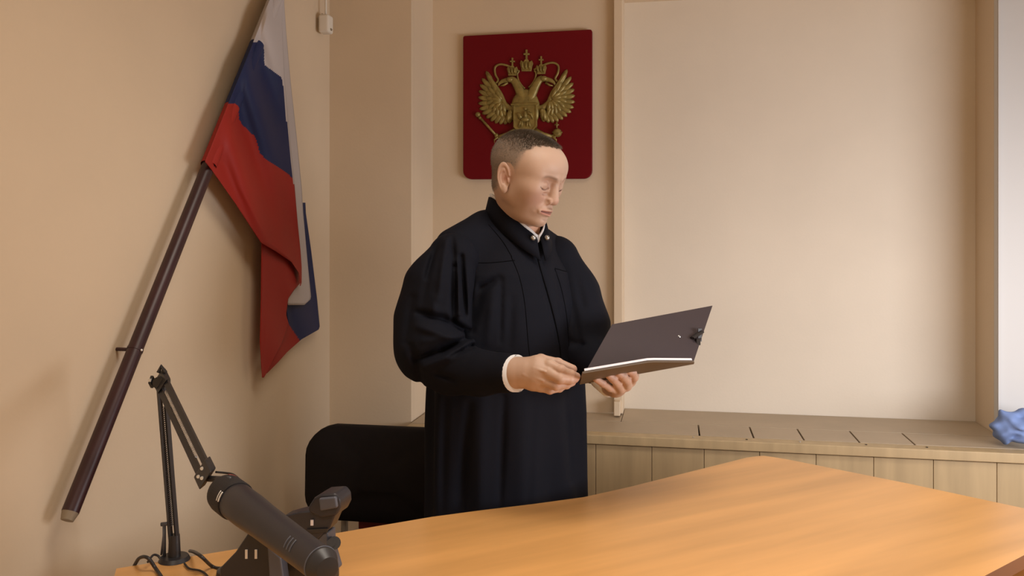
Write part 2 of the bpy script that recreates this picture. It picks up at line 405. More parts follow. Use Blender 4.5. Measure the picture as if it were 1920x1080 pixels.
for side in (-1, 1):
    mb = MB(); cx = 986
    def X(x): return x if side < 0 else 2*cx-x+3
    yo = 0 if side < 0 else -3
    # long primaries fanning out along the outer edge, then the rounded lower row
    tips = [(911, 132), (903, 146), (899, 158), (897, 170), (896, 182), (896, 194), (898, 205), (903, 214), (911, 222), (919, 228), (928, 232), (937, 234), (946, 234), (955, 232)]
    roots = [(930, 170), (928, 174), (927, 178), (926, 183), (926, 188), (927, 193), (929, 198), (931, 202), (934, 205), (938, 208), (943, 210), (948, 211), (953, 212), (958, 212)]
    for (tx, ty), (rx, ry) in zip(tips, roots): feather(mb, X(rx), ry+yo, X(tx), ty+yo, 10.5, .006)
    tips2 = [(921, 150), (913, 160), (910, 172), (909, 184), (910, 195), (915, 206), (923, 215), (932, 221), (942, 224), (951, 224)]
    for (tx, ty) in tips2: feather(mb, X(936), 186+yo, X(tx), ty+yo, 10.5, .010)
    tips3 = [(952, 231), (958, 228), (960, 218), (929, 166), (921, 174), (919, 184), (921, 195), (928, 205), (938, 212), (948, 214)]
    for (tx, ty) in tips3: feather(mb, X(942 if tx < 950 else 957), (190 if tx < 950 else 204)+yo, X(tx), ty+yo, 10, .014)
    # wing arm
    path = smooth_path([EB(X(x), y+yo, .007) for x, y in ((914, 140), (928, 160), (939, 178), (947, 196), (962, 206), (975, 200))], 4)
    mb.tube(path, [.006+.007*i/len(path) for i in range(len(path))], 8, up=NX, flat=.7)
    mb.build('wing', M['gold'], em, smooth=True)
    # neck and head
    mb = MB()
    nk = smooth_path([EB(X(x), y+yo*.5, .008) for x, y in ((984, 190), (977, 176), (971, 163), (964, 152), (957, 148))], 4)
    mb.tube(nk, [.020-.009*i/len(nk) for i in range(len(nk))], 10, up=NX, flat=.6)
    mb.ball(EB(X(956), 149+yo*.5, .009), (.015, .011, .010), 12, X=EX, Y=(0, 0, 1), Z=NX)
    mb.tube(smooth_path([EB(X(x), y+yo*.5, .007) for x, y in ((952, 150), (943, 152), (936, 157), (935, 161))], 3), [.009, .009, .008, .008, .007, .006, .005, .004, .003, .002], 8, up=NX, flat=.6)
    mb.tube([EB(X(x), y, .005) for x, y in ((952, 155), (944, 160), (938, 161))], [.005, .004, .002], 6)
    mb.ball(EB(X(953), 147+yo*.5, .018), .0022, 6)
    mb.build('eagle_head', M['gold'], em, smooth=True)
    # ribbons
    mb = MB()
    rb = smooth_path([EB(X(x), y+yo*.5, .004) for x, y in ((973, 134), (970, 139), (972, 150), (978, 160), (984, 166))], 4)
    mb.tube(rb, .0035, 6, up=NX)
    rb = smooth_path([EB(X(x), y+yo, .004) for x, y in ((974, 134), (962, 128), (948, 122), (936, 121), (928, 127), (929, 140), (934, 150), (930, 156))], 4)
    mb.tube(rb, .0042, 6, up=NX, flat=.5)
    mb.build('ribbon', M['gold'], em, smooth=True)
def crown(cx, cy, s):
    mb = MB()
    pts = [(-8, 10), (8, 10), (9, 4), (11, -3), (9, -8), (5, -5), (3, -9), (0, -11), (-3, -9), (-5, -5), (-9, -8), (-11, -3), (-9, 4)]
    eprism(mb, [(cx+x*s, cy+y*s) for x, y in pts], .009)
    for x in (-6, 0, 6): feather(mb, cx+x*s*.9, cy+8*s, cx+x*s*1.1, cy-7*s, 5*s, .013)
    mb.tube([EB(cx-8*s, cy+9*s, .008), EB(cx+8*s, cy+9*s, .008)], .004, 6)
    eprism(mb, [(cx-1.6*s, cy-10*s), (cx+1.6*s, cy-10*s), (cx+1.6*s, cy-26*s), (cx-1.6*s, cy-26*s)], .007)
    eprism(mb, [(cx-5*s, cy-17*s), (cx+5*s, cy-17*s), (cx+5*s, cy-20*s), (cx-5*s, cy-20*s)], .007)
    mb.build('crown', M['gold'], em, bevel=.001)
crown(987, 122, 1.12); crown(960.5, 132, .92); crown(1014.5, 129, .92)
mb = MB(); mb.ball(EB(985, 205, .006), (.055, .075, .016), 20, X=EX, Y=(0, 0, 1), Z=NX)
for r_ in range(3):
    for k in range(-2, 3): feather(mb, 985+k*6, 172+r_*7, 985+k*7, 184+r_*7, 6, .012)
# tail and legs
for k in range(-4, 5): feather(mb, 985+k*3, 240, 985+k*8.5, 300-abs(k)*5, 8, .008)
for s_ in (-1, 1):
    mb.tube([EB(985+s_*16, 244, .01), EB(985+s_*34, 252, .01), EB(985+s_*50, 256, .008)], [.012, .008, .006], 8)
    for k in range(3): mb.tube([EB(985+s_*50, 256, .008), EB(985+s_*(54+2*k), 250+6*k, .008), EB(985+s_*(52+k*3), 258+5*k, .004)], [.004, .003, .001], 6)
mb.build('eagle_body', M['gold'], em, smooth=True)
sh = MB()
eprism(sh, [(963, 196), (1006, 194), (1006, 236), (998, 246), (985, 252), (971, 246), (963, 238)], .022)
sho = sh.build('shield', M['gold'], em, bevel=.002)
mb = MB(); ring = [(964, 198), (1005, 196), (1005, 236), (997, 245), (985, 250), (972, 245), (964, 238), (964, 198)]
mb.tube([EB(x, y, .022) for x, y in ring], .0035, 6)
mb.tube([EB(958, 196, .024), EB(1008, 194, .024)], .0035, 6); mb.build('shield_rim', M['gold'], sho)
mb = MB()   # rider in relief
mb.ball(EB(984, 224, .024), (.017, .010, .007), 12, X=EX, Y=(0, 0, 1), Z=NX)
mb.tube([EB(977, 222, .024), EB(972, 213, .025), EB(969, 215, .024)], [.008, .006, .004], 8)
for x0, x1 in ((977, 972), (979, 978), (991, 994), (989, 988)): mb.tube([EB(x0, 227, .024), EB(x1, 238, .024)], [.005, .003], 6)
mb.tube([EB(985, 222, .026), EB(985, 209, .026)], [.007, .006], 8); mb.ball(EB(985, 204, .027), .006, 8)
mb.tube([EB(992, 205, .027), EB(973, 240, .025)], .002, 6)
mb.tube([EB(988, 211, .024), EB(996, 214, .023), EB(999, 224, .022)], [.007, .006, .002], 6)
mb.build('rider', M['gold'], sho, smooth=True)
mb = MB(); mb.tube([EB(898, 218, .006), EB(934, 258, .006)], .0045, 8)
for x, y, r in ((896, 215, .010), (900, 221, .006), (931, 254, .008), (936, 260, .006)): mb.ball(EB(x, y, .006), r, 10)
mb.build('sceptre', M['gold'], em, smooth=True)
mb = MB(); mb.ball(EB(1045, 249, .006), .0165, 14); mb.tube([EB(1036, 248, .012), EB(1045, 250, .023), EB(1054, 248, .012)], .003, 6)
mb.tube([EB(1044, 240, .008), EB(1044, 229, .008)], .003, 6); mb.tube([EB(1040, 234, .008), EB(1048, 234, .008)], .0028, 6)
mb.build('orb', M['gold'], em, smooth=True)

# motion detector in the corner
det = root('motion_detector', 'small white motion detector high on the left wall near the corner', 'motion detector')
c = L(611, .03, py=46)
mb = MB(); mb.cbox(c, .038, .045, .062, EX, NX); mb.build('housing', M['ceiling'], det, bevel=.008)
mb = MB(); mb.ball(c+EX*.016-Vector((0, 0, .018)), (.007, .010, .005), 10, X=EX, Y=NX); mb.build('lens', M['pole_cap'], det, smooth=True)
mb = MB(); mb.tube([c-EX*.024+Vector((0, 0, .02)), c-EX*.008+Vector((0, 0, .035))], .007, 8); mb.tube([c-EX*.0+Vector((0, 0, .03)), c+EX*.0+Vector((0, 0, .14))], .004, 8); mb.build('bracket', M['ceiling'], det, smooth=True)

# ---------------------------------------------------------------- chair
ch = root('office_chair', 'black upholstered chair with a rounded backrest beside the standing man', 'chair')
cd = 2.585
def rrect(w, h, r, n=7):
    out = []
    for (sx, sz, a0) in ((1, 1, 0), (-1, 1, 90), (-1, -1, 180), (1, -1, 270)):
        for k in range(n):
            a = math.radians(a0+90*k/(n-1)); out.append((sx*(w/2-r)+r*math.cos(a), sz*(h/2-r)+r*math.sin(a)))
    return out
c0 = P(723, 887, cd); bw, bh = .468, .276
CXv = Vector((.983, -.18, .0)).normalized(); CN = Vector((-.18, -.983, 0)).normalized()
UPv = Vector((0.0, .06, 1)).normalized()
prof = rrect(bw, bh, .078)
mb = MB(); nn = len(prof); rings = []
for (d, s) in ((-.020, .88), (-.026, .95), (-.018, .99), (0, 1.0), (.018, .99), (.028, .93), (.032, .7), (.033, .3)):
    g = []
    for (x, z) in prof:
        curve = -.045*(x/(bw/2))**2
        zz = z*s+ .012*(1-(x/(bw/2))**2)*(1 if z > 0 else 0)
        g.append(c0+CXv*x*s+UPv*zz+CN*(d-curve))
    rings += g
fs = [(i*nn+k, i*nn+(k+1) % nn, (i+1)*nn+(k+1) % nn, (i+1)*nn+k) for i in range(7) for k in range(nn)]+[tuple(range(nn))[::-1], tuple(7*nn+k for k in range(nn))]
mb.add(rings, fs); mb.build('backrest', M['chair'], ch, smooth=True)
sc_ = c0+CN*.20; sc_.z = .46
mb = MB(); mb.cbox((sc_.x, sc_.y, .455), .40, .40, .06, CXv, CN); mb.build('seat', M['chair'], ch, bevel=.02)
mb = MB(); mb.box(P(672, 974, cd+.02), P(752, 968, cd+.01)-P(672, 974, cd+.02), (0, .02, 0), (0, 0, -.03)); mb.build('lower_trim', M['red'], ch, bevel=.003)
mb = MB(); mb.box(P(753, 966, cd+.01), P(770, 964, cd+.01)-P(753, 966, cd+.01), (0, .02, 0), (0, 0, -.04)); mb.build('bracket', M['grey_metal'], ch, bevel=.003)
for s_ in (-1, 1):
    b_ = c0+CXv*s_*.14-CN*.02
    mb = MB(); mb.tube(smooth_path([b_+Vector((0, 0, -.06)), b_+Vector((0, 0, -.2)), Vector((b_.x, b_.y, .44))+CN*.03, Vector((b_.x, b_.y, .43))+CN*.2], 6), .011, 10); mb.build('back_support', M['grey_metal'], ch, smooth=True)
    for f_ in (-1, 1):
        p = sc_+CXv*s_*.18+CN*f_*.18
        mb = MB(); mb.tube([Vector((p.x, p.y, .425)), Vector((p.x, p.y, 0))+CN*f_*.02], .011, 10); mb.build('leg', M['grey_metal'], ch, smooth=True)

# ---------------------------------------------------------------- signed-distance modelling for the man
def surf_nets(fn, lo, hi, h):
    lo = np.array(lo, float); n = np.ceil((np.array(hi)-lo)/h).astype(int)+1
    ax = [lo[i]+h*np.arange(n[i]) for i in range(3)]
    V = np.empty(n, np.float32)
    step = max(1, int(600000/(n[1]*n[2])))
    for i in range(0, n[0], step):
        X, Y, Z = np.meshgrid(ax[0][i:i+step], ax[1], ax[2], indexing='ij')
        V[i:i+step] = fn(X, Y, Z)
    ins = V < 0
    cnt = np.zeros(n-1, np.int8)
    c8 = [ins[a:n[0]-1+a, b:n[1]-1+b, c:n[2]-1+c] for a in (0, 1) for b in (0, 1) for c in (0, 1)]
    for q in c8: cnt += q
    act = (cnt > 0) & (cnt < 8)
    idx = np.full(n-1, -1, np.int64); ids = np.argwhere(act); idx[act] = np.arange(len(ids))
    acc = np.zeros((len(ids), 3)); num = np.zeros(len(ids))
    cor = [(a, b, c) for a in (0, 1) for b in (0, 1) for c in (0, 1)]
    for i, p in enumerate(cor):
        for q in cor[i+1:]:
            if sum(abs(np.array(p)-np.array(q))) != 1: continue
            va = V[ids[:, 0]+p[0], ids[:, 1]+p[1], ids[:, 2]+p[2]]; vb = V[ids[:, 0]+q[0], ids[:, 1]+q[1], ids[:, 2]+q[2]]
            m = (va < 0) != (vb < 0); t = np.where(m, va/np.where(m, va-vb, 1), 0)
            pt = np.array(p)[None]+(np.array(q)-np.array(p))[None]*t[:, None]
            acc += pt*m[:, None]; num += m
    verts = lo+h*(ids+acc/num[:, None])
    quads = []
    for d in range(3):
        a, b = (d+1) % 3, (d+2) % 3
        s0 = [slice(None)]*3; s1 = [slice(None)]*3; s0[d] = slice(0, -1); s1[d] = slice(1, None)
        x = ins[tuple(s0)] != ins[tuple(s1)]; e = np.argwhere(x)
        e = e[(e[:, a] > 0) & (e[:, b] > 0) & (e[:, a] < n[a]-1) & (e[:, b] < n[b]-1)]
        def g(da, db):
            k = e.copy(); k[:, a] -= da; k[:, b] -= db; return idx[k[:, 0], k[:, 1], k[:, 2]]
        q = np.stack([g(1, 1), g(0, 1), g(0, 0), g(1, 0)], 1)
        flip = ~ins[e[:, 0], e[:, 1], e[:, 2]]; q[flip] = q[flip][:, ::-1]
        quads.append(q[(q >= 0).all(1)])
    return verts, np.concatenate(quads)
def smin(a, b, k): h = np.clip(.5+.5*(b-a)/k, 0, 1); return b+(a-b)*h-k*h*(1-h)
def smax(a, b, k): return -smin(-a, -b, k)
def ell(X, Y, Z, c, r):
    x, y, z = (X-c[0])/r[0], (Y-c[1])/r[1], (Z-c[2])/r[2]
    k0 = np.sqrt(x*x+y*y+z*z); k1 = np.sqrt((x/r[0])**2+(y/r[1])**2+(z/r[2])**2)+1e-9
    return k0*(k0-1)/k1
def cap(X, Y, Z, a, b, ra, rb=None):
    if rb is None: rb = ra
    a = np.array(a, float); b = np.array(b, float); d = b-a; L2 = d@d
    t = np.clip(((X-a[0])*d[0]+(Y-a[1])*d[1]+(Z-a[2])*d[2])/L2, 0, 1)
    return np.sqrt((X-a[0]-t*d[0])**2+(Y-a[1]-t*d[1])**2+(Z-a[2]-t*d[2])**2)-(ra+(rb-ra)*t)

YAW, PITCH = math.radians(57), math.radians(23)
HR = Matrix.Rotation(YAW, 3, 'Z') @ Matrix.Rotation(PITCH, 3, 'X')
HO = P(991, 325, 2.155); HS = 1.012
HRn = np.array(HR)
# body frame
BC = Vector((-.0127, 2.25, 0)); BY = math.radians(40)
BF = Vector((math.sin(BY), -math.cos(BY), 0)); BR = Vector((math.cos(BY), math.sin(BY), 0))
def B(l, f, z): p = BC+BR*l+BF*f; return Vector((p.x, p.y, z))
def to_local(v): return (np.array(v)-np.array(HO)) @ HRn/HS
NB = to_local(B(0, .00, 1.33)); NM = to_local(B(0, .050, 1.44))
def head(X, Y, Z):
    A = np.abs(X); ZS = .94; Zr = Z; Z = np.where(Z < 0, Z/ZS, Z/.89)
    d = ell(X, Y, Z, (0, .018, .026), (.0765, .094, .084))
    d = smin(d, ell(X, Y, Z, (0, -.026, .036), (.078, .065, .064)), .02)
    d = smin(d, ell(X, Y, Z, (0, -.026, -.034), (.057, .056, .072)), .02)
    d = smin(d, ell(A, Y, Z, (.034, -.044, -.040), (.029, .034, .036)), .018)
    d = smin(d, ell(X, Y, Z, (0, -.034, -.078), (.045, .046, .034)), .02)
    d = smin(d, ell(A, Y, Z, (.041, .000, -.058), (.024, .032, .028)), .02)
    d = smin(d, ell(X, Y, Z, (0, -.072, -.101), (.023, .020, .018)), .016)
    d = smin(d, ell(X, Y, Z, (0, -.030, -.102), (.038, .046, .025)), .02)
    # brow and cheekbone
    d = smin(d, cap(A, Y, Z, (.010, -.082, .018), (.044, -.064, .018), .0095, .008), .012)
    d = smin(d, ell(A, Y, Z, (.048, -.048, -.022), (.016, .022, .014)), .024)
    d = smin(d, ell(A, Y, Z, (.050, -.026, -.002), (.019, .042, .046)), .025)
    # sockets
    d = smax(d, -ell(A, Y, Z, (.0350, -.0950, .004), (.0250, .0210, .0140)), .009)
    d = smax(d, -ell(A, Y, Z, (.0180, -.0910, .0000), (.0065, .0120, .0110)), .007)
    # eyeballs under lowered lids, lash line, lower lid
    d = smin(d, ell(A, Y, Z, (.0350, -.0630, -.005), (.0195, .0178, .0165)), .003)
    d = smin(d, cap(A, Y, Z, (.0220, -.0775, -.0205), (.0460, -.0670, -.0195), .0036), .007)
    for q0, q1 in (((.0185, -.0775, -.0110), (.0265, -.0800, -.0150)), ((.0265, -.0800, -.0150), (.0360, -.0805, -.0165)), ((.0360, -.0805, -.0165), (.0450, -.0765, -.0145)), ((.0450, -.0765, -.0145), (.0530, -.0680, -.0095))):
        d = smax(d, -cap(A, Y, Z, q0, q1, .0015), .0025)
    d = smax(d, -cap(A, Y, Z, (.0210, -.0815, -.0265), (.0470, -.0670, -.0300), .0020), .010)
    # nose
    d = smin(d, cap(A, Y, Z, (.0035, -.080, .004), (.0060, -.090, -.036), .0060, .0078), .007)
    d = smin(d, cap(X, Y, Z, (0, -.0825, .008), (0, -.0960, -.034), .0066, .0098), .007)
    d = smin(d, ell(X, Y, Z, (0, -.0955, -.0395), (.0118, .0110, .0108)), .004)
    d = smin(d, ell(A, Y, Z, (.0142, -.0865, -.0430), (.0072, .0115, .0090)), .006)
    d = smax(d, -ell(A, Y, Z, (.0068, -.0925, -.0530), (.0042, .0060, .0032)), .002)
    d = smax(d, -cap(A, Y, Z, (.0195, -.0950, -.0385), (.0225, -.0880, -.0480), .0014), .005)
    # nasolabial folds
    d = smax(d, -cap(A, Y, Z, (.0215, -.0900, -.0450), (.0345, -.0760, -.0740), .0042), .007)
    # muzzle and lips
    d = smin(d, ell(X, Y, Z, (0, -.068, -.070), (.033, .025, .023)), .014)
    d = smin(d, cap(A, Y, Z, (.0035, -.0945, -.0665), (.0280, -.0820, -.0715), .0050, .0028), .005)
    d = smin(d, cap(A, Y, Z, (0, -.0930, -.0800), (.0260, -.0810, -.0755), .0064, .0030), .005)
    d = smax(d, -cap(A, Y, Z, (0, -.0985, -.0727), (.0255, -.0860, -.0730), .0036, .0015), .002)
    d = smax(d, -ell(X, Y, Z, (0, -.0950, -.0895), (.0150, .0060, .0040)), .008)
    # ears
    ca, sa = math.cos(.42), math.sin(.42)
    ex, ey = A-.0795, Y-.014
    u = ex*ca-ey*sa; v = ex*sa+ey*ca
    zz = Zr+.021; v = v-.30*zz
    vw = .0160-.14*np.clip(-zz-.006, 0, .03)
    e = np.sqrt((v/vw)**2+(zz/.0330)**2)
    ear = smax(np.abs(u+.0005)-.0022, (e-1)*.0165, .001)
    hel = np.sqrt(((e-.93)*.0170)**2+(u-.0022)**2)-.0030
    hel = np.where((v < -.006) & (zz < .008), .01, hel)
    ear = smin(ear, hel, .0018)
    e2 = np.sqrt(((v-.0005)/.0092)**2+((zz+.001)/.0190)**2)
    anti = np.sqrt(((e2-1)*.0092)**2+(u-.0018)**2)-.0023
    anti = np.where((v < -.003), .01, anti)
    ear = smin(ear, anti, .0016)
    ear = smin(ear, ell(u, v, zz, (.0015, -.003, -.0250), (.0045, .0078, .0085)), .004)
    ear = smin(ear, ell(u, v, zz, (.0030, -.0120, -.003), (.0035, .0042, .0060)), .003)
    d = smin(d, ear, .003)
    d = smax(d, -ell(u, v, zz, (.0045, -.0040, -.003), (.0052, .0050, .0110)), .0025)
    # neck
    Z = Zr
    d = smin(d, cap(X, Y, Z, (0, .034, -.040), tuple(NM), .052, .047), .022)
    d = smin(d, cap(X, Y, Z, tuple(NM), tuple(NB), .047, .062), .02)
    return d
hv, hq = surf_nets(head, (-.105, -.135, -.20), (.105, .15, .125), .0014)
def head_colour(v):
    x, y, z = v[:, 0], v[:, 1], v[:, 2]; A = np.abs(x); z = np.where(z < 0, z/.94, z/.89)
    c = np.tile(np.array([.535, .365, .275]), (len(v), 1))
    def blend(cc, wgt): 
        nonlocal c
        wgt = np.clip(wgt, 0, 1)[:, None]; c = c*(1-wgt)+np.array(cc)[None]*wgt
    def gs(px, py, pz, s): return np.exp(-(((A-px)**2+(y-py)**2+(z-pz)**2)/s**2))
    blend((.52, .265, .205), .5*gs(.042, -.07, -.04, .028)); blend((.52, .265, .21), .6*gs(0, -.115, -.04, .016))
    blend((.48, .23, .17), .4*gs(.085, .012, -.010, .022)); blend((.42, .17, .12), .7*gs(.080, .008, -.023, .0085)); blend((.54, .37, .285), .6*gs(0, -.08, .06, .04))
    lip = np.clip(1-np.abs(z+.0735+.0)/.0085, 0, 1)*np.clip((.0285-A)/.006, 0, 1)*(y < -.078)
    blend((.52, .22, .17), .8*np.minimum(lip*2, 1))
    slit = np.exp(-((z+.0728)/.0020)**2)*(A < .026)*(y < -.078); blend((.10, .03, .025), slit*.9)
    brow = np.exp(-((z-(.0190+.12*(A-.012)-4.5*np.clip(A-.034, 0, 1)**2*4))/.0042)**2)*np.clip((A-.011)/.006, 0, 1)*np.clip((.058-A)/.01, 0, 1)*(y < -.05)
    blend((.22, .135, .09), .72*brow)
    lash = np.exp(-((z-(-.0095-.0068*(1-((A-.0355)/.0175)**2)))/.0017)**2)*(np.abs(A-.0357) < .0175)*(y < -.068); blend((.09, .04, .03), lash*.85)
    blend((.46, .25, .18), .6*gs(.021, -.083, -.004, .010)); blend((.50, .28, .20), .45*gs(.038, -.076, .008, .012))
    hl = hairline(v); tw = np.clip((z-.045)/.04, 0, 1)[:, None]; hc = np.array([.26, .208, .165])*(1-tw)+np.array([.17, .13, .10])*tw; c = c*(1-.85*hl[:, None])+hc*.85*hl[:, None]
    return c
def hairline(v):
    x, y, z = v[:, 0], v[:, 1], v[:, 2]; A = np.abs(x); z = np.where(z < 0, z/.94, z/.89)
    # front limit: high receding forehead, temples, then in front of the ear
    yf = np.interp(z, [-.045, -.02, .02, .045, .065, .085, .105, .12], [.028, -.012, -.018, -.022, -.020, -.030, -.066, -.082])
    tuft = .003*np.sin(x*420)*(z > .05)+np.where((A < .032) & (z > .06), -.010*(1-A/.032), 0)
    s = (y-(yf+tuft))/np.where(z > .06, .010, .022)
    low = (z+.058+.6*(y-.02))/.016
    m = np.clip(s, 0, 1)*np.clip(low, 0, 1)
    ear = (A > .070) & (np.sqrt(((y-.014)/.028)**2+((z+.021)/.040)**2) < 1.0)
    m = np.where(ear, 0, m)
    return m
parts_v, parts_q, parts_c = [], [], []
def add_part(v, q, c):
    off = sum(len(p) for p in parts_v); parts_v.append(v); parts_q.append(q+off); parts_c.append(c)
def hworld(v): return np.array(HO)+(v*HS) @ HRn.T
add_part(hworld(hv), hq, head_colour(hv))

# hands (built where they are, as chains of tapering joints)
def PP(t): p = P(*t); return (p.x, p.y, p.z)
near_bones = [  # list of chains; each: points (px,py,depth), radii, blend
 ([(930, 699, 1.94), (968, 699, 1.908), (990, 698, 1.895)], [.030, .0335, .0325]),
 ([(985, 690, 1.895), (1008, 683, 1.885), (1032, 684, 1.872)], [.020, .0185, .0125]),
 ([(985, 697, 1.890), (1008, 696, 1.875), (1029, 698, 1.862)], [.021, .0190, .0130]),
 ([(985, 704, 1.890), (1005, 708, 1.878), (1022, 713, 1.868)], [.021, .0185, .0128]),
 ([(985, 710, 1.895), (1000, 717, 1.888), (1014, 725, 1.880)], [.019, .0170, .0120]),
]
near_fingers = [
 ([(1030, 684, 1.870), (1052, 694, 1.858), (1070, 702, 1.866), (1081, 706, 1.880)], [.0122, .0108, .0100, .0088]),
 ([(1027, 698, 1.862), (1050, 710, 1.850), (1068, 712, 1.862), (1078, 711, 1.882)], [.0124, .0108, .0098, .0085]),
 ([(1020, 713, 1.868), (1042, 723, 1.858), (1062, 721, 1.872), (1073, 717, 1.892)], [.0120, .0102, .0094, .0082]),
 ([(1012, 725, 1.880), (1031, 731, 1.874), (1049, 728, 1.888), (1060, 723, 1.905)], [.0110, .0092, .0084, .0075]),
 ([(988, 686, 1.905), (1014, 676, 1.905), (1046, 681, 1.900), (1074, 692, 1.892)], [.0170, .0140, .0112, .0095]),
]
far_bones = [
 ([(1120, 702, 2.19), (1146, 722, 2.115), (1156, 725, 2.09)], [.026, .025, .024]),
 ([(1158, 722, 2.09), (1182, 716, 2.055)], [.019, .0125]),
 ([(1156, 725, 2.09), (1174, 724, 2.045)], [.019, .0125]),
 ([(1154, 728, 2.09), (1163, 729, 2.040)], [.018, .0120]),
 ([(1150, 730, 2.09), (1152, 730, 2.045)], [.016, .0110]),
]
far_fingers = [
 ([(1184, 714, 2.055), (1189, 707, 2.02), (1186, 699, 1.996), (1178, 695, 1.985)], [.0118, .0102, .0092, .0085]),
 ([(1175, 724, 2.045), (1175, 714, 2.00), (1168, 706, 1.975), (1159, 700, 1.966)], [.0120, .0104, .0094, .0085]),
 ([(1163, 729, 2.040), (1158, 720, 1.995), (1150, 711, 1.968), (1141, 704, 1.958)], [.0115, .0100, .0092, .0083]),
 ([(1152, 730, 2.045), (1143, 727, 2.00), (1130, 719, 1.968), (1117, 711, 1.952)], [.0105, .0090, .0082, .0074]),
 ([(1160, 718, 2.09), (1180, 712, 2.09), (1189, 704, 2.08), (1191, 699, 2.06)], [.0150, .0130, .0110, .0095]),
]
def hand_fn(bones, fingers, extra=None):
    bb = [([PP(p) for p in c], r) for c, r in bones]; ff = [([PP(p) for p in c], r) for c, r in fingers]
    def fn(X, Y, Z):
        d = None
        for c, r in bb:
            for i in range(len(c)-1):
                e = cap(X, Y, Z, c[i], c[i+1], r[i], r[i+1]); d = e if d is None else smin(d, e, .010)
        for c, r in ff:
            f = None
            for i in range(len(c)-1):
                e = cap(X, Y, Z, c[i], c[i+1], r[i], r[i+1]); f = e if f is None else smin(f, e, .002)
                if i: f = smin(f, np.sqrt((X-c[i][0])**2+(Y-c[i][1])**2+(Z-c[i][2])**2)-r[i]*1.06, .003)
            d = smin(d, f, .0035)
        if extra: d = extra(d, X, Y, Z)
        return d
    allp = [p for c, _ in bb+ff for p in c]
    lo = np.min(allp, 0)-.035; hi = np.max(allp, 0)+.035
    return fn, lo, hi, ff
def hand_colour(v, ff):
    c = np.tile(np.array([.535, .365, .275]), (len(v), 1))
    for ch_, r in ff:
        for i, p in enumerate(ch_[1:]):
            g = np.exp(-(np.sum((v-np.array(p))**2, 1)/.013**2))*(.45 if i == 2 else .3)
            c = c*(1-g[:, None])+np.array([.52, .265, .205])[None]*g[:, None]
    return c
def tendons(d, X, Y, Z):
    for a, b in (((982, 702, 1.866), (1003, 712, 1.862)), ((1003, 712, 1.862), (1009, 728, 1.872)), ((1000, 690, 1.862), (1022, 697, 1.850)), ((1003, 707, 1.860), (1018, 714, 1.855))):
        d = smin(d, cap(X, Y, Z, PP(a), PP(b), .0022), .004)
    return d
for bn, fg, ex in ((near_bones, near_fingers, tendons), (far_bones, far_fingers, None)):
    fn, lo, hi, ff = hand_fn(bn, fg, ex); v, q = surf_nets(fn, lo, hi, .0014); add_part(v, q, hand_colour(v, ff))
# unseen trunk and limbs under the robe, coarse
sh_n, sh_f = B(-.165, .0, 1.315), B(.165, .0, 1.285)
el_n, el_f = P(806, 668, 2.08), P(1085, 640, 2.32)
wr_n, wr_f = P(930, 699, 1.94), P(1120, 702, 2.19)
def trunk(X, Y, Z):
    l = (X-BC.x)*BR.x+(Y-BC.y)*BR.y; f = (X-BC.x)*BF.x+(Y-BC.y)*BF.y
    d = ell(l, f, Z, (0, 0, 1.12), (.165, .115, .24))
    d = smin(d, ell(l, f, Z, (0, 0, .90), (.160, .115, .16)), .05)
    d = smin(d, cap(l, f, Z, (-.15, 0, 1.31), (.15, 0, 1.29), .045), .04)
    d = smin(d, cap(l, f, Z, (0, .0, 1.30), (0, .05, 1.42), .055), .03)
    for s in (-1, 1):
        d = smin(d, cap(l, f, Z, (s*.09, 0, .85), (s*.10, .01, .48), .075, .055), .03)
        d = smin(d, cap(l, f, Z, (s*.10, .01, .48), (s*.105, -.01, .08), .055, .038), .02)
        d = smin(d, cap(l, f, Z, (s*.105, -.02, .045), (s*.12, .15, .035), .038, .032), .02)
    for a, b, c_ in ((sh_n, el_n, wr_n), (sh_f, el_f, wr_f)):
        d = smin(d, cap(X, Y, Z, a, b, .045, .040), .02); d = smin(d, cap(X, Y, Z, b, c_, .038, .027), .01)
    return d
v, q = surf_nets(trunk, (-.34, 1.86, -.01), (.32, 2.56, 1.50), .010)
add_part(v, q, np.tile(np.array([.60, .335, .215]), (len(v), 1)))
man = root('person', 'standing man in a black judicial robe reading from an open brown folder', 'person')
V_ = np.concatenate(parts_v); Q_ = np.concatenate(parts_q); Cc = np.concatenate(parts_c)
def np_mesh(name, V, Q, m, parent, col=None):
    me = bpy.data.meshes.new(name); me.from_pydata(V.tolist(), [], Q.tolist()); me.update()
    if col is not None:
        a = me.color_attributes.new('col', 'FLOAT_COLOR', 'POINT'); a.data.foreach_set('color', np.concatenate([col, np.ones((len(col), 1))], 1).astype(np.float32).ravel())
    me.polygons.foreach_set('use_smooth', [True]*len(me.polygons))
    return link(name, me, m, parent)
np_mesh('body', V_, Q_, M['skin'], man, Cc)

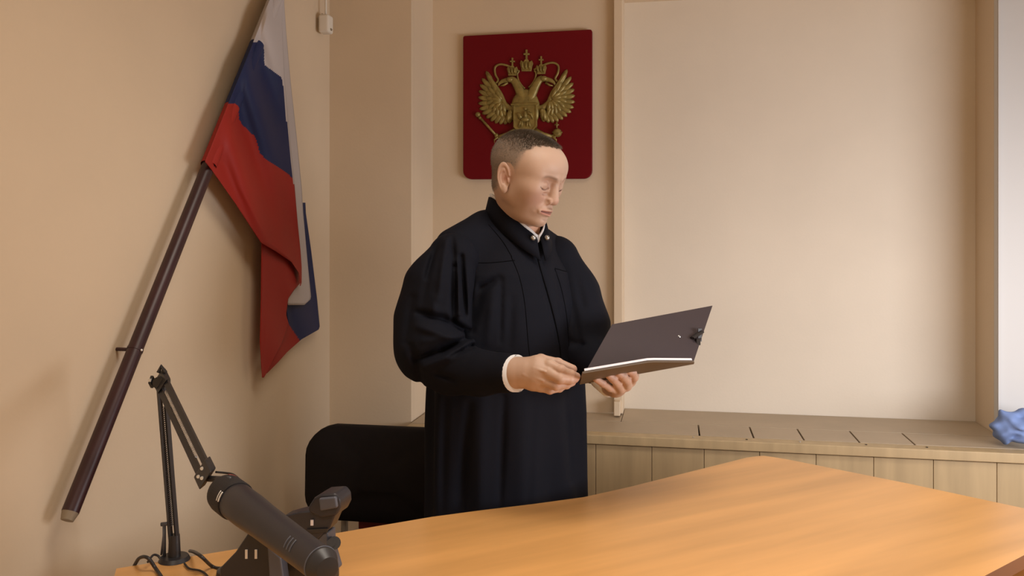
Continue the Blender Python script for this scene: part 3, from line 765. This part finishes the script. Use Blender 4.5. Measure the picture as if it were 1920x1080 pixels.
# hair: thousands of very short strands over the scalp
rng = np.random.default_rng(3)
hm = hairline(hv); cand = np.where((hm > .25) & (np.abs(hv[:, 0]) < .09))[0]
nrm = np.zeros_like(hv); a_, b_, c_ = hv[hq[:, 0]], hv[hq[:, 1]], hv[hq[:, 3]]
fn_ = np.cross(b_-a_, c_-a_)
for k in range(4): np.add.at(nrm, hq[:, k], fn_)
nrm /= np.linalg.norm(nrm, axis=1)[:, None]+1e-12
if np.mean(np.sum(nrm*(hv-hv.mean(0)), 1)) < 0: nrm = -nrm
pick = rng.choice(cand, 30000)
pick = pick[rng.random(len(pick)) < hm[pick]**1.2]
hvs, hfs = [], []
for i in pick:
    p = hv[i]+rng.normal(0, .0008, 3); n_ = nrm[i]
    topw = np.clip((hv[i][2]-.045)/.05, 0, 1)
    ln = .0016+.0075*topw+rng.random()*.0012
    comb = np.array([0, -.9, -.15]) if topw > .2 else np.array([0, .2, -.8])
    d_ = n_*.75+comb*.6+rng.normal(0, .16, 3); d_ /= np.linalg.norm(d_)
    t1 = np.cross(d_, [0.3, .2, 1]); t1 /= np.linalg.norm(t1)+1e-9; t2 = np.cross(d_, t1)
    w_ = .00022+.00014*topw; b0 = len(hvs)
    hvs += [p+t1*w_, p-t1*.5*w_+t2*.87*w_, p-t1*.5*w_-t2*.87*w_, p+d_*ln]
    hfs += [(b0, b0+1, b0+3), (b0+1, b0+2, b0+3), (b0+2, b0, b0+3)]
ho = mesh('hair', hworld(np.array(hvs)).tolist(), hfs, M['hair'], man)

# robe: trunk of the gown
def robe_prof(z):
    a = np.interp(z, [.10, .75, 1.0, 1.12, 1.22, 1.30, 1.36, 1.41], [.262, .240, .233, .225, .205, .175, .125, .085])
    b = np.interp(z, [.10, .75, 1.0, 1.12, 1.22, 1.30, 1.36, 1.41], [.185, .152, .150, .150, .142, .125, .100, .085])
    return a, b
def robe(X, Y, Z):
    l = (X-BC.x)*BR.x+(Y-BC.y)*BR.y; f = (X-BC.x)*BF.x+(Y-BC.y)*BF.y
    a, b = robe_prof(Z); f0 = f-np.interp(Z, [.9, 1.1, 1.35, 1.42], [0, .005, .012, .018])
    r = np.sqrt((l/a)**2+(f0/b)**2)+1e-6; th_ = np.arctan2(f0/b, l/a)
    # hanging pleats, deeper to the hem, smooth over the chest
    fade = np.clip((1.22-Z)/.30, 0, 1)
    pl = .0045*np.sin(th_*11+1.2*np.sin(Z*4)+.6)*fade+.005*np.sin(th_*6+2+Z*1.5)*fade
    d = (r-1)*np.minimum(a, b)*.93-pl
    d = np.maximum(d, .10-Z)
    d = smax(d, Z-1.43, .03)
    d = smin(d, cap(l, f, Z, (-.170, 0, 1.366), (-.065, .0, 1.416), .052, .050), .045)
    d = smin(d, cap(l, f, Z, (.170, 0, 1.340), (.06, .0, 1.400), .052, .050), .045)
    d = smin(d, cap(l, f, Z, (0, -.045, 1.39), (0, .0, 1.40), .075, .070), .04)
    d = smax(d, (Z-(1.464-.062*(f-.030)/.082-.030))*.8, .010)
    d = d+fold2(X, Y, Z, ROBE_FOLDS, 2.28)
    return d
def fold2(X, Y, Z, L_, ymax):
    U = 960+F_PX*X/Y; Vv = HOR-F_PX*(Z-CAMZ)/Y; o = 0
    m = np.clip((ymax-Y)/.03, 0, 1)
    for (ax_, ay_), (bx_, by_), w_, dep in L_:
        dx, dy = bx_-ax_, by_-ay_; t = np.clip(((U-ax_)*dx+(Vv-ay_)*dy)/(dx*dx+dy*dy), 0, 1)
        e = (U-ax_-t*dx)**2+(Vv-ay_-t*dy)**2
        o = o+dep*np.exp(-e/(w_*w_))*(.55+.45*np.sin(np.pi*np.clip(t, .0, 1)))
    return o*m
ROBE_FOLDS = [((932, 522), (903, 540), 7, .012), ((903, 540), (888, 600), 9, .012), ((940, 520), (938, 640), 5, .006), ((925, 545), (915, 640), 9, -.006),
 ((880, 500), (884, 620), 7, .010), ((960, 560), (955, 650), 8, .005), ((1040, 505), (1065, 640), 5, .004), ((1080, 520), (1110, 620), 8, .008),
 ((880, 760), (862, 960), 9, .008), ((905, 750), (900, 960), 12, -.006), ((945, 745), (935, 970), 7, .007), ((1055, 700), (1070, 900), 8, .006), ((1000, 745), (990, 960), 9, .005), ((835, 750), (830, 960), 8, .006), ((1003, 470), (1048, 640), 4, .004)]
v, q = surf_nets(robe, (-.34, 1.95, .08), (.32, 2.56, 1.50), .0045)
robe_o = np_mesh('robe', v, q, M['robe'], man)
from mathutils.bvhtree import BVHTree
bvh = BVHTree.FromPolygons([Vector(p) for p in v.tolist()], q.tolist())
M['stitch'] = mat('black_thread', (.003, .003, .004), .9, spec=.05)
def seam(pts, r=.0011):
    pth = smooth_path([Vector((x, y, 0)) for x, y in pts], 12); out = []
    for p in pth:
        dr = (P(p.x, p.y, 1)-Vector((0, 0, CAMZ))).normalized(); h = bvh.ray_cast(Vector((0, 0, CAMZ)), dr)
        if h[0] is not None: out.append(h[0])
    out = [(out[max(i-1, 0)]+out[i]+out[min(i+1, len(out)-1)])/3 for i in range(len(out))]
    mb = MB(); mb.tube(out, r, 8); mb.build('seam', M['stitch'], robe_o, smooth=True)
seam([(1003, 462), (1012, 500), (1028, 555), (1041, 605), (1050, 655), (1052, 700)], .0020)
seam([(876, 492), (910, 493), (940, 491), (966, 488)]); seam([(1040, 503), (1052, 540), (1062, 590), (1067, 650)])
seam([(1040, 503), (1062, 509), (1085, 512)]); seam([(958, 480), (974, 520), (984, 570), (990, 640), (993, 668)])
seam([(915, 420), (942, 452), (960, 482)])
# sleeves
def chain(X, Y, Z, pts, rs, k=.03):
    d = None
    for i in range(len(pts)-1):
        e = cap(X, Y, Z, pts[i], pts[i+1], rs[i], rs[i+1]); d = e if d is None else smin(d, e, k)
    return d
def folds(X, Y, Z, L_):
    o = 0
    for a, b, r, dep in L_:
        e = cap(X, Y, Z, PP(a), PP(b), 0.0); o = o+dep*np.exp(-(e/r)**2)
    return o
sn = [(850, 484, 2.12), (822, 540, 2.10), (812, 600, 2.09), (814, 650, 2.06), (850, 684, 2.03), (900, 697, 1.985), (966, 700, 1.915)]
sr_ = [.064, .080, .089, .090, .066, .0505, .043]
def sleeve_near(X, Y, Z):
    d = chain(X, Y, Z, [PP(p) for p in sn], sr_)
    e0, e1 = np.array(PP(sn[-2])), np.array(PP(sn[-1])); ax_ = (e1-e0)/np.linalg.norm(e1-e0)
    t = (X-e1[0])*ax_[0]+(Y-e1[1])*ax_[1]+(Z-e1[2])*ax_[2]
    d = smax(d, t, .006)
    # creases: positive depth digs in, negative raises
    D = 2.0
    d = d+fold2(X, Y, Z, [
      ((785, 588), (835, 600), 7.4, 0.0216), ((835, 600), (874, 622), 8.3, 0.0270), ((876, 622), (882, 628), 5.5, 0.0189),
      ((782, 672), (830, 655), 6.4, 0.0203), ((830, 655), (878, 632), 6.4, 0.0297), ((784, 612), (868, 640), 8.3, -0.0135), ((795, 640), (850, 632), 7.4, -0.0081),
      ((795, 690), (870, 655), 7.4, -0.0162), ((846, 668), (885, 648), 4.6, 0.0189), ((885, 648), (930, 656), 6.4, 0.0081),
      ((823, 445), (800, 520), 4.6, 0.0108), ((848, 445), (852, 500), 4.6, 0.0108), ((836, 450), (822, 560), 6.4, -0.0108), ((852, 500), (850, 600), 5.5, 0.0189),
      ((865, 480), (872, 590), 4.6, 0.0189), ((858, 490), (861, 590), 3.7, -0.0108), ((812, 470), (790, 580), 7.4, 0.0054), ((775, 560), (760, 640), 8.3, 0.0095), ((770, 650), (790, 715), 7.4, 0.0108),
      ((818, 700), (850, 712), 4.6, 0.0095), ((815, 560), (812, 590), 8.3, -0.0081)], 2.10)
    return d
v, q = surf_nets(sleeve_near, (-.34, 1.84, .95), (.06, 2.26, 1.46), .0036)
np_mesh('sleeve', v, q, M['robe'], man)
sf = [(1040, 488, 2.33), (1064, 555, 2.33), (1078, 615, 2.30), (1085, 655, 2.27), (1112, 680, 2.21), (1132, 690, 2.175)]
sr2 = [.068, .084, .090, .072, .047, .040]
def sleeve_far(X, Y, Z):
    d = chain(X, Y, Z, [PP(p) for p in sf], sr2)
    d = d+folds(X, Y, Z, [((1085, 520, 2.25), (1100, 640, 2.22), .010, .006), ((1060, 500, 2.25), (1085, 640, 2.20), .010, .006), ((1060, 640, 2.20), (1120, 655, 2.2), .010, .010)])
    return d
v, q = surf_nets(sleeve_far, (-.02, 2.06, .95), (.36, 2.48, 1.46), .005)
np_mesh('sleeve', v, q, M['robe'], man)
# cuffs
def cuff(a, b, r, name='shirt_cuff'):
    a, b = P(*a), P(*b); ax = (b-a).normalized(); mb = MB()
    path = [a, b, b, a]; mb.tube([a, b, b+ax*.0005, b-ax*.004, a], [r, r, r-.002, r-.004, r-.004], 28, cap=False); mb.build(name, M['shirt'], man, smooth=True)
cuff((950, 700, 1.93), (970.5, 700, 1.911), .0418); cuff((1128, 706, 2.165), (1147, 722, 2.115), .033)
# collar: stand-up band, white shirt collar inside, two silver clasps
def ringpt(t, da=0, dz=0, dro=0):
    # t in 0..1 from the front opening round the neck
    ang_ = 2*math.pi*t
    a, b = .063+da, .082+da
    l, f = a*math.sin(ang_), .036+b*math.cos(ang_)
    ca_ = math.cos(ang_); zf = 1.4505-.0470*ca_+.036*(1-ca_*ca_)-.010*math.exp(-(min(t, 1-t)/.035)**2)
    return B(l+.004, f, zf+dz)
def band(name, m, da0, da1, z0_, z1_, g0, g1, th=.003, n=64):
    vs = []; fs = []
    rows = [(da0, z0_), (da0+(da1-da0)*.5, z0_+(z1_-z0_)*.45), (da1, z1_)]
    rows = rows+[(d-th, z) for d, z in rows[::-1]]
    m_ = len(rows)
    for i in range(n+1):
        t = g0+(g1-g0)*i/n
        for d, z in rows: vs.append(ringpt(t, d, z))
    for i in range(n):
        for k in range(m_): fs.append((i*m_+k, i*m_+(k+1) % m_, (i+1)*m_+(k+1) % m_, (i+1)*m_+k))
    mb = MB(); mb.add(vs, fs+[tuple(range(m_)), tuple(n*m_+k for k in range(m_))[::-1]]); return mb.build(name, m, man, smooth=True)
band('collar', M['robe'], .020, .004, -.062, -.003, .016, .984)
band('shirt_collar', M['shirt'], -.002, .0015, -.014, .0055, .004, .996, .0035)
for t, dd in ((.050, -.010), (.950, -.012)):
    mb = MB(); c = ringpt(t, .012, -.016); mb.ball(c, (.0072, .0072, .0072), 14); mb.build('collar_clasp', M['steel'], man, smooth=True)

# ---------------------------------------------------------------- folder
fd = root('folder', 'open dark brown folder of papers held in both hands of the standing man', 'folder')
hl_, hr_ = P(1086, 718, 1.97), P(1300, 680, 2.15)
tl_, tr_ = P(1148, 608, 2.13), P(1336, 573, 2.305)
def lerp(a, b, t): return a+(b-a)*t
def leaf(name, A0, A1, B0, B1, th, m, nrm_hint, bend=None, n=16, mats=None, par=fd, bev=.0015):
    vs = []; fs = []
    ns = (A1-A0).cross(B0-A0).normalized(); ns = ns if ns.dot(nrm_hint) > 0 else -ns
    k = 6
    for s_ in (0, 1):
        for i in range(n+1):
            for j in range(k+1):
                p = lerp(lerp(A0, A1, i/n), lerp(B0, B1, i/n), j/k)
                if bend: p = p+bend(i/n, j/k)
                vs.append(p+ns*th*s_)
    o_ = (n+1)*(k+1)
    for i in range(n):
        for j in range(k):
            q0 = i*(k+1)+j; fs.append((q0, q0+1, q0+k+2, q0+k+1)); fs.append((o_+q0, o_+q0+k+1, o_+q0+k+2, o_+q0+1))
    for i in range(n):
        for j in (0, k):
            q0 = i*(k+1)+j; fs.append((q0, q0+k+1, o_+q0+k+1, o_+q0))
    for j in range(k):
        for i in (0, n):
            q0 = i*(k+1)+j; fs.append((q0, q0+1, o_+q0+1, o_+q0))
    mb = MB(); mb.add(vs, fs); return mb.build(name, m, par, auto=True)
cl, cr = P(1092, 697, 1.79), P(1301, 679, 1.965)
bendv = lambda i, j: Vector((0, 0, .012*j*max(0, 1-abs(i-.58)/.58)))
up_ = Vector((-.3, .5, 1))
leaf('raised_cover', hl_, hr_, tl_, tr_, .004, M['folder'], Vector((0, 1, -.3)))
leaf('lower_cover', hl_, hr_, cl, cr, .004, M['folder_out'], -up_, bendv)
ins_ = Vector((.003, 0, .001))
leaf('papers', lerp(hl_, hr_, .03)+ins_, lerp(hl_, hr_, .97)+ins_, lerp(cl, cr, .02)+Vector((0, .002, .001)), lerp(cl, cr, .985)+Vector((0, .002, .001)), .0048, M['paper'], up_, bendv)
mb = MB(); c = P(1273, 632, 2.188); mb.ball(c, (.005, .002, .005), 10); mb.build('snap', M['steel'], fd, smooth=True)
mb = MB(); a = P(1298, 634, 2.192); b = P(1316, 622, 2.215)
mb.tube([a, b], .008, 8, flat=.5); mb.cbox(P(1312, 628, 2.215), .012, .006, .034, (1, .6, 0)); mb.cbox(P(1309, 641, 2.20), .010, .010, .016); mb.build('clasp_strap', M['black'], fd, auto=True)

# ---------------------------------------------------------------- microphone on its arm
arm = root('boom_stand', 'black jointed boom stand with springs at the left rear edge of the desk', 'stand')
bp_ = T(327, 1050); bd = bp_.y
tp = P(303, 716, 1.64); ep = P(384, 886, 1.40)
mb = MB(); mb.tube([bp_+Vector((0, 0, .0005)), bp_+Vector((0, 0, .008))], [.030, .026], 24); mb.tube([bp_+Vector((0, 0, .008)), bp_+Vector((0, 0, .05))], [.012, .010], 14)
mb.build('base_plate', M['black'], arm, auto=True)
mb = MB(); k_ = bp_+Vector((-.020, 0, 0)); mb.tube([k_+Vector((0, 0, .008)), k_+Vector((0, 0, .070))], .0035, 8); mb.tube([k_+Vector((-.006, 0, .070)), k_+Vector((.012, 0, .072))], .004, 8); mb.tube([k_+Vector((-.006, 0, .01)), k_+Vector((.0, 0, .06))], .002, 6); mb.build('clamp_screw', M['grey_plastic'], arm, smooth=True)
def rods(name, a, b, sep, r, parent=arm):
    mb = MB(); v = (b-a).normalized(); s = v.cross(Vector((0, 1, 0))).normalized()
    for k in (-1, 1): mb.tube([a+s*sep*k, b+s*sep*k], r, 4)
    return mb.build(name, M['black'], parent, auto=True), s
r1, _ = rods('lower_arm', bp_+Vector((0, 0, .03)), tp, .0062, .0050)
r2, s2 = rods('upper_arm', tp, ep, .0098, .0066)
v = (ep-tp); L_ = v.length; vn = v.normalized(); w1 = vn.cross(s2)
mb = MB(); mb.tube([tp+vn*(.04+(L_-.09)*i/240)+(s2*math.cos(i*1.3)+w1*math.sin(i*1.3))*.0032 for i in range(241)], .0009, 5); mb.build('spring', M['silver'], r2, smooth=True)
v3 = (tp-bp_); mb = MB(); v3n = v3.normalized(); s3 = v3n.cross(Vector((0, 1, 0))).normalized(); w3 = v3n.cross(s3)
mb.tube([bp_+v3n*(.07+(v3.length-.12)*i/280)+(s3*math.cos(i*1.3)+w3*math.sin(i*1.3))*.0024 for i in range(281)], .0008, 5); mb.build('spring', M['grey_plastic'], r1, smooth=True)
mb = MB()
mb.cbox(tp+Vector((0, 0, .002)), .030, .020, .040, v.cross(Vector((0, 1, 0))), (0, 1, 0), v); mb.tube([tp+Vector((0, -.014, 0)), tp+Vector((0, .014, 0))], .012, 14)
mb.tube([tp+Vector((-.016, 0, .0)), tp+Vector((-.021, 0, 0))], .012, 4); mb.tube([tp+Vector((-.006, 0, .018)), tp+Vector((-.001, 0, .030)), tp+Vector((.008, 0, .018))], .004, 8)
mb.build('elbow_joint', M['black'], arm, auto=True)
mb = MB(); mb.cbox(tp+Vector((-.019, -.006, .004)), .005, .008, .006); mb.build('joint_screw', M['silver'], arm)
mb = MB(); mb.cbox(ep, .036, .026, .038, s2, (0, 1, 0), vn); ej = mb.build('head_joint', M['black'], arm, bevel=.003)
mb = MB()
for (a, b) in ((-.007, -.006), (.006, -.010), (-.002, .006)): mb.tube([ep+s2*a+vn*b+Vector((0, -.013, 0)), ep+s2*a+vn*b+Vector((0, -.016, 0))], .0028, 8)
mb.build('joint_bolts', M['silver'], ej, auto=True)
# microphone: lathe along its axis
mic = root('microphone', 'large black cylindrical microphone slanting across the front of the desk telephone', 'microphone')
ma, mz = P(423, 925, 1.36), P(602, 1058, 1.12)
ax = (mz-ma).normalized(); ML = (mz-ma).length
def lathe(name, prof, m, parent, n=40):
    mb = MB(); mb.tube([ma+ax*t for t, r in prof], [r*.86 for t, r in prof], n); return mb.build(name, m, parent, auto=True)
G = lathe('grille', [(-.021, .006), (-.020, .014), (-.017, .022), (-.012, .0288), (-.004, .0335), (.006, .0352), (.030, .0352), (.040, .0352), (.043, .034)], M['foam'], mic)
ly = lathe('barrel', [(.043, .0320), (.045, .0325), (.090, .0322), (.110, .0312), (.14, .0296), (ML*.80, .0268), (ML*.90, .0262), (ML+.0, .0262)], M['dark'], mic)
lathe('end_cap', [(ML, .0268), (ML+.003, .0268), (ML+.004, .026), (ML+.018, .018), (ML+.0195, .005)], M['black'], mic)

side = ax.cross(Vector((0, 0, 1))).normalized(); upm = side.cross(ax).normalized()
if upm.z < 0: upm = -upm
toc = (Vector((0, 0, CAMZ))-ma); toc = (toc-ax*toc.dot(ax)).normalized()
mb = MB()
for k in range(2):
    t0 = .037+.006*k; arc = [ma+ax*t0+(toc*math.cos(a)+toc.cross(ax)*math.sin(a))*.0297 for a in [(-.55+.04*i)*1 for i in range(14)]]
    mb.tube(arc, .0014, 6)
mb.build('silver_mark', M['silver'], mic, smooth=True)
mb = MB(); sd = toc.cross(ax); sd = sd if sd.z > 0 else -sd
mb.tube([ma-ax*.0035+(sd*math.cos(a)+toc*math.sin(a))*.0272 for a in [(-.35+.07*i) for i in range(14)]], .0028, 8); mb.build('red_mark', M['red_dot'], mic, smooth=True)
mb = MB()
for k in range(3):
    t0 = ML*.80+.008*k; mb.tube([ma+ax*t0+(toc*math.cos(a)+toc.cross(ax)*math.sin(a))*.0229 for a in [(-.5+.05*i) for i in range(16)]], .0012, 6)
mb.build('grip_ridges', M['grey_plastic'], mic, smooth=True)
mb = MB(); mb.tube([ma+ax*(ML-.001)+(toc*math.cos(a)+toc.cross(ax)*math.sin(a))*.0231 for a in [2*math.pi*i/40 for i in range(41)]], .0011, 6, cap=False); mb.build('end_rim', M['grey_plastic'], mic, smooth=True)
mb = MB(); mb.tube([ep+vn*.018, ma+ax*.02+upm*.028], .005, 8); mb.build('mount', M['black'], mic, smooth=True)
mb = MB(); mb.tube(smooth_path([P(404, 885, 1.40), P(425, 887, 1.40), P(438, 890, 1.39), P(450, 901, 1.37), P(455, 912, 1.36)], 5), .0018, 8); mb.build('microphone_lead', M['black'], mic, smooth=True)

# ---------------------------------------------------------------- desk telephone
ph = root('desk_telephone', 'charcoal desk telephone on a stand behind the slanting microphone', 'telephone')
d0 = 1.46
def pp(x, y, d=d0): return P(x, y, d)
def slab(name, pts, depth, m, d=d0, bev=.003, par=ph):
    mb = MB(); q = [P(x, y, d) for x, y in pts]; mb.prism(q, (depth*.25, depth, 0)); return mb.build(name, m, par, bevel=bev)
slab('stand', [(520, 984), (468, 994), (440, 1036), (411, 1066), (412, 1110), (540, 1110), (612, 1104), (612, 1060), (594, 1010)], .05, M['black'], 1.43, .004)
b_ = slab('body', [(530, 968), (560, 960), (612, 955), (630, 962), (618, 990), (604, 1004), (588, 1020), (560, 1012), (535, 990)], .03, M['dark'], 1.40)
slab('body_panel', [(584, 1002), (614, 998), (616, 1030), (628, 1072), (600, 1090), (575, 1030)], .03, M['grey_plastic'], 1.405)
slab('side_panel', [(500, 1022), (526, 1046), (532, 1092), (506, 1110)], .02, M['grey_plastic'], 1.39)
hs = slab('handset', [(576, 953), (588, 934), (600, 927), (628, 925), (637, 936), (638, 952), (630, 968), (600, 972), (580, 962)], .045, M['dark'], 1.385, .006)
slab('handset_earpiece', [(601, 932), (633, 929), (636, 950), (604, 956)], -.008, M['grey_plastic'], 1.384, .003, hs)
mb = MB(); mb.cbox(P(585, 980, 1.396), .0045, .002, .009); mb.build('indicator_lamp', M['paper'], ph)
slab('display_slot', [(575, 992), (616, 990), (614, 998), (580, 999)], -.002, M['black'], 1.398, .0005)
for x in (462, 480):
    mb = MB(); mb.cbox(P(x, 1039, 1.428), .004, .002, .015); mb.build('slot_highlight', M['silver'], ph)  # silver slips stand in for the highlights in the stand's two slots
mb = MB(); mb.tube([P(627, 1018, 1.43), P(627, 1018, 1.395)], .0105, 16); mb.tube([P(621, 1018, 1.44), P(621, 1018, 1.392)], .007, 16); mb.build('knob', M['black'], ph, auto=True)
mb = MB(); mb.tube([T(440, 1080)+Vector((0, 0, .0005)), T(440, 1080)+Vector((0, 0, .013)), T(440, 1080)+Vector((0, 0, .018))], [.034, .032, .024], 24); mb.build('foot', M['black'], ph, auto=True)
mb = MB(); mb.prism([P(432, 1062, 1.56), P(454, 1054, 1.56), P(455, 1070, 1.56), P(442, 1072, 1.56)], (0, .01, 0)); mb.build('silver_tab', M['silver'], ph, bevel=.001)

# ---------------------------------------------------------------- cables on the desk
def cable(pts, r, label):
    mb = MB(); mb.tube(smooth_path(pts, 10), r, 8); o = mb.build('cable', M['black'], smooth=True); tag(o, label, 'cable', None); return o
def TC(x, y, h=.0035):
    p = T(x, y, TZ+h); return p
cable([P(356, 1033, 1.72), P(364, 1035, 1.67), P(378, 1044, 1.60), TC(398, 1062), TC(416, 1066), TC(445, 1064, .006)], .0034, 'black cable from the arm base across to the desk telephone')
cable([P(252, 1060, 1.66), P(262, 1046, 1.64), P(277, 1046, 1.62), TC(292, 1066, .006), TC(304, 1084, .0045), TC(318, 1110, .0045)], .0034, 'thick black cable looping at the left end of the desk')
cable([P(277, 1054, 1.63), P(287, 1041, 1.65), P(296, 1042, 1.66), P(300, 1047, 1.66)], .0022, 'thin black cable hooped left of the arm base')
cable([TC(346, 1057), TC(355, 1066), TC(375, 1070), TC(388, 1079), TC(396, 1096)], .0020, 'thin black cable trailing in front of the arm base')

# ---------------------------------------------------------------- blue cloth bundle on the ledge
def bundle(X, Y, Z):
    D = 2.62
    def q(px, py, d=D): return PP((px, py, d))
    d = ell(X, Y, Z, q(1925, 800), (.105, .055, .042))
    d = smin(d, ell(X, Y, Z, q(1885, 808), (.026, .04, .036)), .01)
    d = smin(d, ell(X, Y, Z, q(1912, 822, 2.60), (.040, .03, .014)), .006)
    d = smin(d, cap(X, Y, Z, q(1880, 779), q(1935, 777), .014), .012)
    n_ = .0045*np.sin(X*90+Z*60)+.003*np.sin(Z*150-X*70+Y*40)
    d = d+n_+folds(X, Y, Z, [((1876, 778, 2.60), (1899, 806, 2.575), .006, .012), ((1899, 806, 2.575), (1930, 815, 2.565), .005, .012), ((1878, 800, 2.59), (1888, 808, 2.58), .005, -.006)])
    return np.maximum(d, LZ+.0012-Z)
v, q = surf_nets(bundle, (1.35, 2.50, .735), (1.72, 2.72, .87), .0032)
o = np_mesh('cloth_bundle', v, q, M['blue_cloth'], None); tag(o, 'crumpled blue cloth bundle lying on the right end of the ledge', 'cloth')
